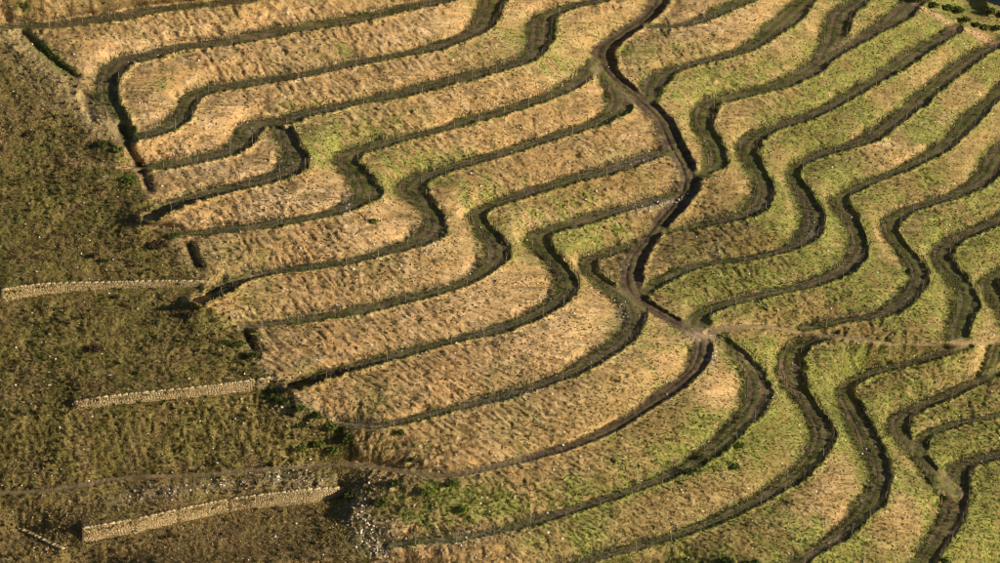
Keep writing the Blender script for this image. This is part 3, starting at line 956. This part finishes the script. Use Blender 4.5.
rows_ = (np.sin((py + .1 * px) * .62 + 2.5 * vnoise(px * .03, py * .03, 125)) > .45) & (((px < 110) & (py > 50) & (py < 140)) | ((py > 405) & (py < 470) & (px < 90)))
sc = np.where((rows_ & (rng.random(n) < .45 * (1 - np.clip(lip, 0, 1))))[:, None], C(.09, .06, .03), sc)
blades('hillside_scrub', px, py, .27, .07, .25, .5, sc, 5, 'low dark heather, moss and weeds on the old left slope', 'scrub')
px, py = scatter(2600, x1=400)
s = field(LEFT, px, py) & (field(rel, px, py) > 1.0) & (fbm(px * .03, py * .06, 3, 131) > .5) & ((px < 325) | (py < 440))
px, py = px[s], py[s]
hc = np.where(rng.random(len(px))[:, None] < .6, C(.05, .046, .018), C(.085, .062, .03))
blades('heather', px, py, .55, .11, .0, .6, hc, 12, 'taller dark brown heather clumps on the old left slope', 'scrub')


# ------------------------------------------------------------------ stones
def stone_mesh(centres, radius, colors, squash=.7):
    """irregular eight-sided stones"""
    base = np.array([[1, 0, 0], [0, 1, 0], [-1, 0, 0], [0, -1, 0], [0, 0, 1], [0, 0, -1]], float)
    tri = np.array([[0, 1, 4], [1, 2, 4], [2, 3, 4], [3, 0, 4], [1, 0, 5], [2, 1, 5], [3, 2, 5], [0, 3, 5]])
    n = len(centres)
    v = base[None] * (.7 + .6 * rng.random((n, 6, 1))) + rng.normal(size=(n, 6, 3)) * .14
    a = rng.random(n) * 6.28
    ca, sa = np.cos(a)[:, None], np.sin(a)[:, None]
    x = v[..., 0] * ca - v[..., 1] * sa
    y = v[..., 0] * sa + v[..., 1] * ca
    v = np.stack([x, y, v[..., 2] * squash], -1) * radius[:, None, None] + centres[:, None]
    F = (tri[None] + (np.arange(n) * 6)[:, None, None]).reshape(-1, 3)
    return v.reshape(-1, 3), F, np.repeat(colors, 6, 0)


px, py = scatter(90000)
w = .06 + .8 * np.clip(field(scree, px, py), 0, 1.2) + .13 * np.exp(-((field(u, px, py) + 1.0) / .22) ** 2) * (vnoise(px * .05, py * .1, 141) > .45)
w *= np.where(field(LEFT, px, py), .7, 1)
w *= np.where((field(rel, px, py) < .85) & (field(scree, px, py) < .3), .3, 1)
s = (rng.random(len(px)) < w) & ~((px > 955) & (py < 10))
px, py = px[s], py[s]
c = at(px, py)
r = .09 + .19 * rng.random(len(px)) ** 2.5 + .16 * field(scree, px, py).clip(0, 1) * rng.random(len(px))
sc = C(.36, .30, .22) * (.6 + .8 * rng.random(len(px)))[:, None]
wh = rng.random(len(px)) < .25
sc[wh] = C(.68, .63, .54)
v, F, cc = stone_mesh(c + np.array([0, 0, .06]), r, sc)
link('loose_stones', mesh_from('loose_stones', v, F, M_STONE, cc), label='loose pale schist stones scattered over banks and scree', cat='stones', kind='stuff')


def foliage(name, centre, rx, ry, rz, n, colors, parent, leaf=.16, lumps=7):
    """leaf-sized faces gathered in lumps through the volume of a crown"""
    lc = rng.normal(size=(lumps, 3))
    lc /= np.linalg.norm(lc, axis=1, keepdims=True)
    lc *= (rng.random(lumps) ** .5 * .65)[:, None]
    lc[:, 2] = np.abs(lc[:, 2]) * .9 - .15
    idx = rng.integers(0, lumps, n)
    d = rng.normal(size=(n, 3))
    d /= np.linalg.norm(d, axis=1, keepdims=True)
    lr = (.36 + .22 * rng.random(lumps))[idx]
    p = lc[idx] + d * (lr * rng.random(n) ** .4)[:, None]
    p[:, 2] = np.maximum(p[:, 2], -.55)
    p = p * np.array([rx, ry, rz]) + np.array(centre)
    e1 = rng.normal(size=(n, 3))
    e1 /= np.linalg.norm(e1, axis=1, keepdims=True)
    e2 = np.cross(e1, rng.normal(size=(n, 3)))
    e2 /= np.linalg.norm(e2, axis=1, keepdims=True) + 1e-9
    L = (leaf * (.6 + .8 * rng.random(n)))[:, None]
    V = np.stack([p - e1 * L, p - e2 * L * .55, p + e1 * L, p + e2 * L * .55], 1)
    ci = rng.integers(0, len(colors), n)
    cc = np.array(colors)[ci] * (.7 + .6 * rng.random(n))[:, None]
    me = mesh_from(name, V.reshape(-1, 3), np.arange(n * 4).reshape(-1, 4), M_LEAF, np.repeat(cc, 4, 0))
    return link(name, me, parent)


def limbs(name, segs, mat, parent, sides=5):
    """tapered limbs: segs of (p0, r0, p1, r1)"""
    V, F = [], []
    for (p0, r0, p1, r1) in segs:
        p0, p1 = np.array(p0, float), np.array(p1, float)
        d = p1 - p0
        d /= np.linalg.norm(d) + 1e-9
        a = np.cross(d, [0.3, .9, .1])
        a /= np.linalg.norm(a)
        b = np.cross(d, a)
        o = len(V)
        for k in range(sides):
            t = 2 * math.pi * k / sides
            V.append(p0 + (a * math.cos(t) + b * math.sin(t)) * r0)
        for k in range(sides):
            t = 2 * math.pi * k / sides
            V.append(p1 + (a * math.cos(t) + b * math.sin(t)) * r1)
        for k in range(sides):
            F.append((o + k, o + (k + 1) % sides, o + sides + (k + 1) % sides, o + sides + k))
    return link(name, mesh_from(name, np.array(V), np.array(F), mat), parent)


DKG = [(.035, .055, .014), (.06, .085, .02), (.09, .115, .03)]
MDG = [(.06, .09, .018), (.10, .14, .025), (.15, .18, .04)]
LMG = [(.14, .18, .03), (.22, .25, .045), (.10, .14, .025)]
BRN = [(.075, .05, .035), (.11, .075, .045), (.06, .05, .025)]


def shrub(px, py, r, h, colors, label, group=None, name='shrub', cat='shrub', leaves=None):
    g = at(np.array(px, float), np.array(py, float))
    root = link(name, None, label=label, cat=cat, group=group)
    root.location = g
    segs = []
    for k in range(5):
        a = k * 1.256 + random.random()
        e = np.array([math.cos(a) * r * .5, math.sin(a) * r * .5, h * (.5 + .3 * random.random())])
        m = e * .5 + np.array([0, 0, h * .08])
        w0 = .03 + .025 * h
        segs += [((0, 0, -.25), w0, m, w0 * .6), (m, w0 * .6, e, w0 * .25)]
    limbs('stem', segs, M_WOODY, root)
    n = leaves or int(260 * max(r, .5) * max(h, .6))
    foliage('foliage', (0, 0, h * .5), r, r, h * .55, n, colors, root, leaf=.13 + .04 * min(r, 2), lumps=6 + int(r * 4))
    return root


S_G = 'shrubs in the rocky gully below the middle wall'
for (x, y, r, h, c, lb, g) in [
    (373, 224, .9, 1.1, MDG, 'small lone dark green bush on a tan bank', None),
    (283, 404, 1.3, 1.2, DKG, 'dark bush beside the right end of the middle stone wall', S_G),
    (300, 411, 1.4, 1.1, MDG, 'green bush in the gully just right of the dark one at the wall end', S_G),
    (318, 418, 1.3, 1.0, DKG, 'dark green bush below the terrace corner in the gully', S_G),
    (302, 428, 1.2, 1.0, DKG, 'dark low bush in the middle of the rocky gully', S_G),
    (332, 430, 1.3, 1.1, MDG, 'green bush in the gully near the dirt path bend', S_G),
    (348, 443, 1.5, 1.6, DKG, 'large dark bush above the dirt track at the gully foot', S_G),
    (318, 447, 1.3, 1.1, LMG, 'bright yellow-green bush above the dirt track', S_G),
    (303, 451, 1.3, 1.0, LMG, 'leftmost bright yellow-green bush above the dirt track', S_G),
    (334, 453, 1.2, 1.0, MDG, 'mid green bush touching the dirt track at the gully foot', S_G),
    (272, 398, 1.0, .9, DKG, 'dark bush right under the end of the middle stone wall', S_G),
    (252, 358, 1.2, 1.0, DKG, 'dark bush left of the terrace end above the middle wall', None),
    (240, 347, 1.3, .9, MDG, 'green bush on the old slope left of the eighth terrace end', None),
    (226, 345, 1.1, .8, DKG, 'dark low bush among scrub left of the terrace end', None),
    (190, 318, 1.2, .9, BRN, 'brown heather bush below the right end of the top wall', None),
    (128, 182, 1.6, 1.0, MDG, 'bright green bush on the upper old slope near the terrace ends', None),
    (104, 146, 1.3, .9, DKG, 'dark green bush left of the third terrace end', None),
    (118, 152, 1.1, .9, MDG, 'mid green bush beside the ditch below the third terrace end', None),
    (160, 247, 1.9, 1.0, BRN, 'brown round heather bush left of the sixth terrace end', None),
    (173, 238, 1.4, .8, MDG, 'green bush beside the brown heather bush', None),
    (95, 352, 1.7, 1.1, BRN, 'wide dark brown heather bush in the middle of the walled slope', None),
    (95, 258, 1.0, .9, BRN, 'dark heather bush on the slope above the top wall', None),
    (24, 10, 1.1, 2.2, MDG, 'bright green bush at the top left corner', None),
    (30, 135, 1.1, .8, BRN, 'dark heather bush on the slope near the left edge', None),
    (400, 435, 1.0, .8, DKG, 'dark bush at the left foot of the bank above the dirt track', None),
    (412, 462, .9, .8, DKG, 'dark bush hugging the upper side of the dirt track', None),
    (395, 486, 1.3, .9, DKG, 'dark bush on the slope below the dirt track bend', None),
    (430, 494, 1.6, 1.0, LMG, 'large yellow-green bush below the dirt track', None),
    (452, 486, 1.2, .9, MDG, 'mid green bush below the dirt track, right of the yellow-green one', None),
    (382, 505, 1.3, 1.0, MDG, 'green bush beside the scree right of the lower wall', None),
    (462, 512, 1.3, .9, LMG, 'yellow-green bush low on the bright weedy slope', None),
    (349, 499, 1.1, 1.0, DKG, 'dark bush at the right end of the lower stone wall', None),
    (690, 474, 1.3, .9, DKG, 'dark green bush left on the greenest lower bank', None),
    (703, 460, 1.1, .8, MDG, 'green bush on the greenest lower bank', None),
    (735, 469, 1.2, .9, MDG, 'lowest green bush on the greenest lower bank', None),
    (740, 448, 1.2, .9, LMG, 'yellow-green bush on the greenest lower bank', None),
    (727, 565, 1.3, 1.2, DKG, 'dark bush standing in for soft shadow at the bottom edge below the second curled terrace', None),  # this bush and the next two are added in place of soft shadow
    (750, 571, 1.9, 1.9, DKG, 'larger dark bush standing in for soft shadow, cut by the bottom edge', None),
    (944, 565, 1.3, 1.3, DKG, 'dark bush standing in for soft shadow, cut by the bottom edge near the right corner', None),
    (105, 262, .8, .6, DKG, 'dark small bush above the top wall', None),
]:
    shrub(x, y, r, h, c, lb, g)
T_G = 'bushes along the ridge at the top right'
for (x, y, r, h, c, lb) in [
    (932, 8, 1.5, 1.8, DKG, 'dark bush left of the pale track at the top right'),
    (948, 11, 1.6, 1.8, DKG, 'dark bush over the pale track at the top right'),
    (958, 13, 1.8, 2.0, MDG, 'green bush on the ridge between track and knoll'),
    (966, 22, 1.4, 1.5, DKG, 'dark bush at the foot of the round knoll'),
    (976, 27, 1.4, 1.4, DKG, 'dark bush between the knoll and the lower pale track'),
    (986, 30, 1.6, 1.6, MDG, 'grey green bush above the lower pale track'),
    (996, 31, 1.5, 1.6, DKG, 'dark bush at the right edge above the pale track'),
    (990, 14, 1.7, 2.0, DKG, 'dark bush in front of the river at the right'),
    (918, 2, 1.4, 1.8, MDG, 'leftmost green bush on the top right ridge'),
    (1004, 18, 1.7, 2.2, DKG, 'dark bush cut by the right edge below the river'),
]:
    shrub(x, y, r, h * .85, c + MDG[1:] + BRN[:1], lb, T_G)


# ------------------------------------------------------------------ dry stone walls
def wall(wdef, label, joints):
    P = np.array(wdef['pts'], float)
    S = spline([(x, y, h) for (x, y), h in zip(wdef['pts'], wdef['h'])], 1.5)
    X_, Y_, _ = unproject(S[:, 0], S[:, 1], wdef['z'])
    base = np.stack([X_, Y_], 1)
    hh = S[:, 2]
    seg = np.concatenate([[0], np.cumsum(np.linalg.norm(np.diff(base, axis=0), axis=1))])
    root = link('dry_stone_wall', None, label=label, cat='wall', group='dry stone terrace walls')
    root.location = (base[0, 0], base[0, 1], wdef['z'])
    org = np.array([base[0, 0], base[0, 1], wdef['z']])
    t = np.array([base[-1, 0] - base[0, 0], base[-1, 1] - base[0, 1]])
    t /= np.linalg.norm(t)
    nrm = np.array([t[1], -t[0]])          # towards the valley
    if nrm[1] > 0:
        nrm = -nrm
    jx = [np.interp(j, S[:, 0], seg) for j in joints]
    # backing of packed earth and rubble
    n = len(base)
    V = []
    for k in range(n):
        for (o, z) in ((.12, -.5), (.05, hh[k] - .06), (-.7, hh[k] - .06), (-.7, -.5)):
            V.append((*(base[k] + nrm * o), wdef['z'] + z))
    V = np.array(V) - org
    F = []
    for k in range(n - 1):
        for q in range(4):
            F.append((k * 4 + q, k * 4 + (q + 1) % 4, k * 4 + 4 + (q + 1) % 4, k * 4 + 4 + q))
    F.append((0, 1, 2, 3))
    F.append((n * 4 - 4, n * 4 - 1, n * 4 - 2, n * 4 - 3))
    link('rubble_core', mesh_from('rubble_core', V, np.array(F), M_CORE), root)
    # coursed face stones
    cs_, rs_, dims = [], [], []
    total = seg[-1]
    z = 0.0
    V, Fc, CC = [], [], []
    row = 0
    while z < hh.max():
        rh = .13 + .06 * random.random()
        s = random.random() * .3
        while s < total:
            L = .22 + .3 * random.random()
            hl = np.interp(s + L / 2, seg, hh)
            gap = any(abs(s + L / 2 - j) < .22 for j in jx)
            if z + rh * .5 < hl and not gap:
                b = np.array([np.interp(s + L / 2, seg, base[:, 0]), np.interp(s + L / 2, seg, base[:, 1])])
                dpt = .2 + .1 * random.random()
                out = .14 + .06 * random.random()
                o = len(V)
                hw = L / 2 - .012
                for (a, d_, zz) in ((-1, 0, 0), (1, 0, 0), (1, 0, 1), (-1, 0, 1), (-1, 1, 0), (1, 1, 0), (1, 1, 1), (-1, 1, 1)):
                    q = b + t * (a * hw * (.9 + .1 * random.random())) + nrm * (out if d_ else out - dpt)
                    V.append((q[0], q[1], wdef['z'] + z + .008 + zz * (rh - .016) + random.uniform(-.012, .012)))
                for f in ((0, 1, 2, 3), (5, 4, 7, 6), (4, 0, 3, 7), (1, 5, 6, 2), (3, 2, 6, 7), (4, 5, 1, 0)):
                    Fc.append([o + i for i in f])
                k = .82 + .36 * random.random()
                base_c = random.choice([(.38, .30, .16), (.42, .34, .19), (.32, .245, .13), (.40, .28, .15)])
                CC += [tuple(c_ * k for c_ in base_c)] * 8
            s += L
        z += rh
        row += 1
    me = mesh_from('face_stones', np.array(V) - org, np.array(Fc), M_STONE, np.array(CC))
    link('face_stones', me, root, kind='stuff')
    # flat capping stones
    V, Fc, CC = [], [], []
    s = 0.0
    while s < total:
        L = .35 + .9 * random.random()
        m_ = s + L / 2
        if not any(abs(m_ - j) < .2 for j in jx):
            b = np.array([np.interp(m_, seg, base[:, 0]), np.interp(m_, seg, base[:, 1])])
            hl = np.interp(m_, seg, hh)
            o = len(V)
            for (a, d_, zz) in ((-1, 0, 0), (1, 0, 0), (1, 0, 1), (-1, 0, 1), (-1, 1, 0), (1, 1, 0), (1, 1, 1), (-1, 1, 1)):
                q = b + t * a * (L / 2 - .01) + nrm * (.22 if d_ else -.35)
                V.append((q[0], q[1], wdef['z'] + hl + zz * (.09 + .03 * random.random()) - .03))
            for f in ((0, 1, 2, 3), (5, 4, 7, 6), (4, 0, 3, 7), (1, 5, 6, 2), (3, 2, 6, 7), (4, 5, 1, 0)):
                Fc.append([o + i for i in f])
            k = .7 + .5 * random.random()
            CC += [(.42 * k, .335 * k, .185 * k)] * 8
        s += L
    link('capping_stones', mesh_from('capping_stones', np.array(V) - org, np.array(Fc), M_STONE, np.array(CC)), root, kind='stuff')


M_CORE = plain('wall_rubble_core', (.12, .09, .06), .3, 4.0)
wall(WALLS[0], 'long low stone wall on the upper old slope reaching the left edge', [])
wall(WALLS[1], 'middle stone wall across the old slope, ending at the gully', [256])
wall(WALLS[2], 'tall lower stone wall with dark vertical joints below the dirt track', [135, 178, 229])
wall(WALLS[3], 'short low slanting stone wall in the bottom left corner', [])

# ------------------------------------------------------------------ vine rows
post_v = []
for z, r in ((-.35, .05), (1.55, .042), (1.6, .02)):
    for k in range(5):
        a = k * 2 * math.pi / 5
        post_v.append((r * math.cos(a), r * math.sin(a), z))
post_f = [[r * 5 + k, r * 5 + (k + 1) % 5, r * 5 + 5 + (k + 1) % 5, r * 5 + 5 + k] for r in range(2) for k in range(5)]
POST = mesh_from('post', np.array(post_v), [np.array(post_f), np.array([[10, 11, 12, 13, 14]])], M_POST)


def vine_row(nm, off, side, label, density, post_gap):
    S = SPL[nm]
    T = np.gradient(S[:, :2], axis=0)
    tm = np.stack([T[:, 0], T[:, 1] / ASP], 1)
    tm /= np.linalg.norm(tm, axis=1, keepdims=True) + 1e-9
    nr = np.stack([-tm[:, 1], tm[:, 0]], 1)   # right hand = downhill in metric space
    W = CURVES[nm][1]
    wf = (.58 + .58 * np.abs(T[:, 1]) / (np.hypot(T[:, 0], T[:, 1]) + 1e-9))[:, None]
    q = S[:, :2] + nr * off * W * wf * np.array([1, ASP])
    ok = (q[:, 0] > -25) & (q[:, 0] < 1025) & (q[:, 1] > -20) & (q[:, 1] < 585)
    # stay clear of other lines and of the ends
    for k in range(len(q)):
        if not ok[k]:
            continue
        fn = int(field(near, q[k:k + 1, 0], q[k:k + 1, 1])[0])
        if names[fn] != nm:
            ok[k] = False
        if abs(float(field(rel, q[k:k + 1, 0], q[k:k + 1, 1])[0]) - abs(off)) > .3:
            ok[k] = False
    ok[:4] = False
    if ok.sum() < 6:
        return
    q = q[ok]
    P = at(q[:, 0], q[:, 1])
    dl = np.linalg.norm(np.diff(P[:, :2], axis=0), axis=1)
    gap = dl > 3.5
    s = np.concatenate([[0], np.cumsum(dl)])
    root = link('vine_row', None, label=label, cat='vines', group='rows of bare vines along the terraces')
    org = P[0].copy()
    root.location = org
    # a vine about every metre
    sv = np.arange(.5, s[-1], .8)
    sv = sv + rng.uniform(-.2, .2, len(sv))
    keep = rng.random(len(sv)) < density * (.55 + .8 * vnoise(sv * .06, sv * 0 + len(names) * off, 151))
    sv = sv[keep]
    idx = np.clip(np.searchsorted(s, sv) - 1, 0, len(s) - 2)
    good = ~gap[idx]
    sv, idx = sv[good], idx[good]
    if len(sv) == 0:
        return
    fr = ((sv - s[idx]) / (s[idx + 1] - s[idx] + 1e-9))[:, None]
    B = P[idx] * (1 - fr) + P[idx + 1] * fr
    D = P[idx + 1] - P[idx]
    D /= np.linalg.norm(D, axis=1, keepdims=True) + 1e-9
    V, F = [], []

    def rod(p, q_, r0, r1):
        o = len(V)
        d = q_ - p
        a = np.cross(d, [.31, .2, .93])
        a /= np.linalg.norm(a) + 1e-9
        b = np.cross(d, a)
        b /= np.linalg.norm(b) + 1e-9
        for (c_, r) in ((p, r0), (q_, r1)):
            for k in range(3):
                V.append(c_ + (a * math.cos(k * 2.094) + b * math.sin(k * 2.094)) * r)
        for k in range(3):
            F.append((o + k, o + (k + 1) % 3, o + 3 + (k + 1) % 3, o + 3 + k))

    for b_, d_ in zip(B, D):
        h = .45 + .25 * random.random()
        head = b_ + np.array([random.gauss(0, .08), random.gauss(0, .08), h])
        rod(b_ - np.array([0, 0, .12]), head, .055, .045)
        for k in range(6):
            sd = 1 if k % 2 else -1
            tip = head + d_ * sd * random.uniform(.15, .6) + np.array([random.gauss(0, .14), random.gauss(0, .14), random.uniform(-.05, .95)])
            rod(head, tip, .038, .016)
    link('vines', mesh_from('vines', np.array(V) - org, np.array(F), M_VINE), root, kind='stuff')
    # posts
    sp = np.arange(1.0, s[-1], post_gap)
    wire_pts = []
    prev = None
    WV, WF = [], []
    for v in sp:
        i = min(max(np.searchsorted(s, v) - 1, 0), len(s) - 2)
        if gap[i]:
            prev = None
            continue
        f_ = (v - s[i]) / (s[i + 1] - s[i] + 1e-9)
        p = P[i] * (1 - f_) + P[i + 1] * f_
        o = link('post', POST, root)
        o.location = p - org
        o.rotation_euler = (random.gauss(0, .05), random.gauss(0, .05), random.random() * 6)
        o.scale = (1, 1, random.uniform(.85, 1.15))
        if prev is not None and np.linalg.norm(p - prev) < post_gap * 1.6:
            for hz in (.65, 1.2):
                a0, a1 = prev + np.array([0, 0, hz]) - org, p + np.array([0, 0, hz]) - org
                k = len(WV)
                for dd in ((0, 0, .006), (0, .006, -.006), (0, -.006, -.006)):
                    WV += [a0 + np.array(dd), a1 + np.array(dd)]
                for e in range(3):
                    WF.append((k + 2 * e, k + 2 * e + 1, k + (2 * e + 3) % 6, k + (2 * e + 2) % 6))
        prev = p
    if WV:
        link('wire', mesh_from('wire', np.array(WV), np.array(WF), M_WIRE), root, kind='stuff')


for nm in names:
    if nm in 'KRYk':
        continue
    dens = 1.0 if nm in 'ABCD' else .8
    vine_row(nm, .80, 1, 'outer row of bare vines on the ' + WHERE[nm], dens, 6.0)
    if nm not in 'P':
        vine_row(nm, -.72, -1, 'inner row of bare vines on the ' + WHERE[nm], dens * .85, 7.5)

print('tris', sum(sum(len(p.vertices) - 2 for p in o.data.polygons) for o in []) if False else 'done', len(bpy.data.objects))
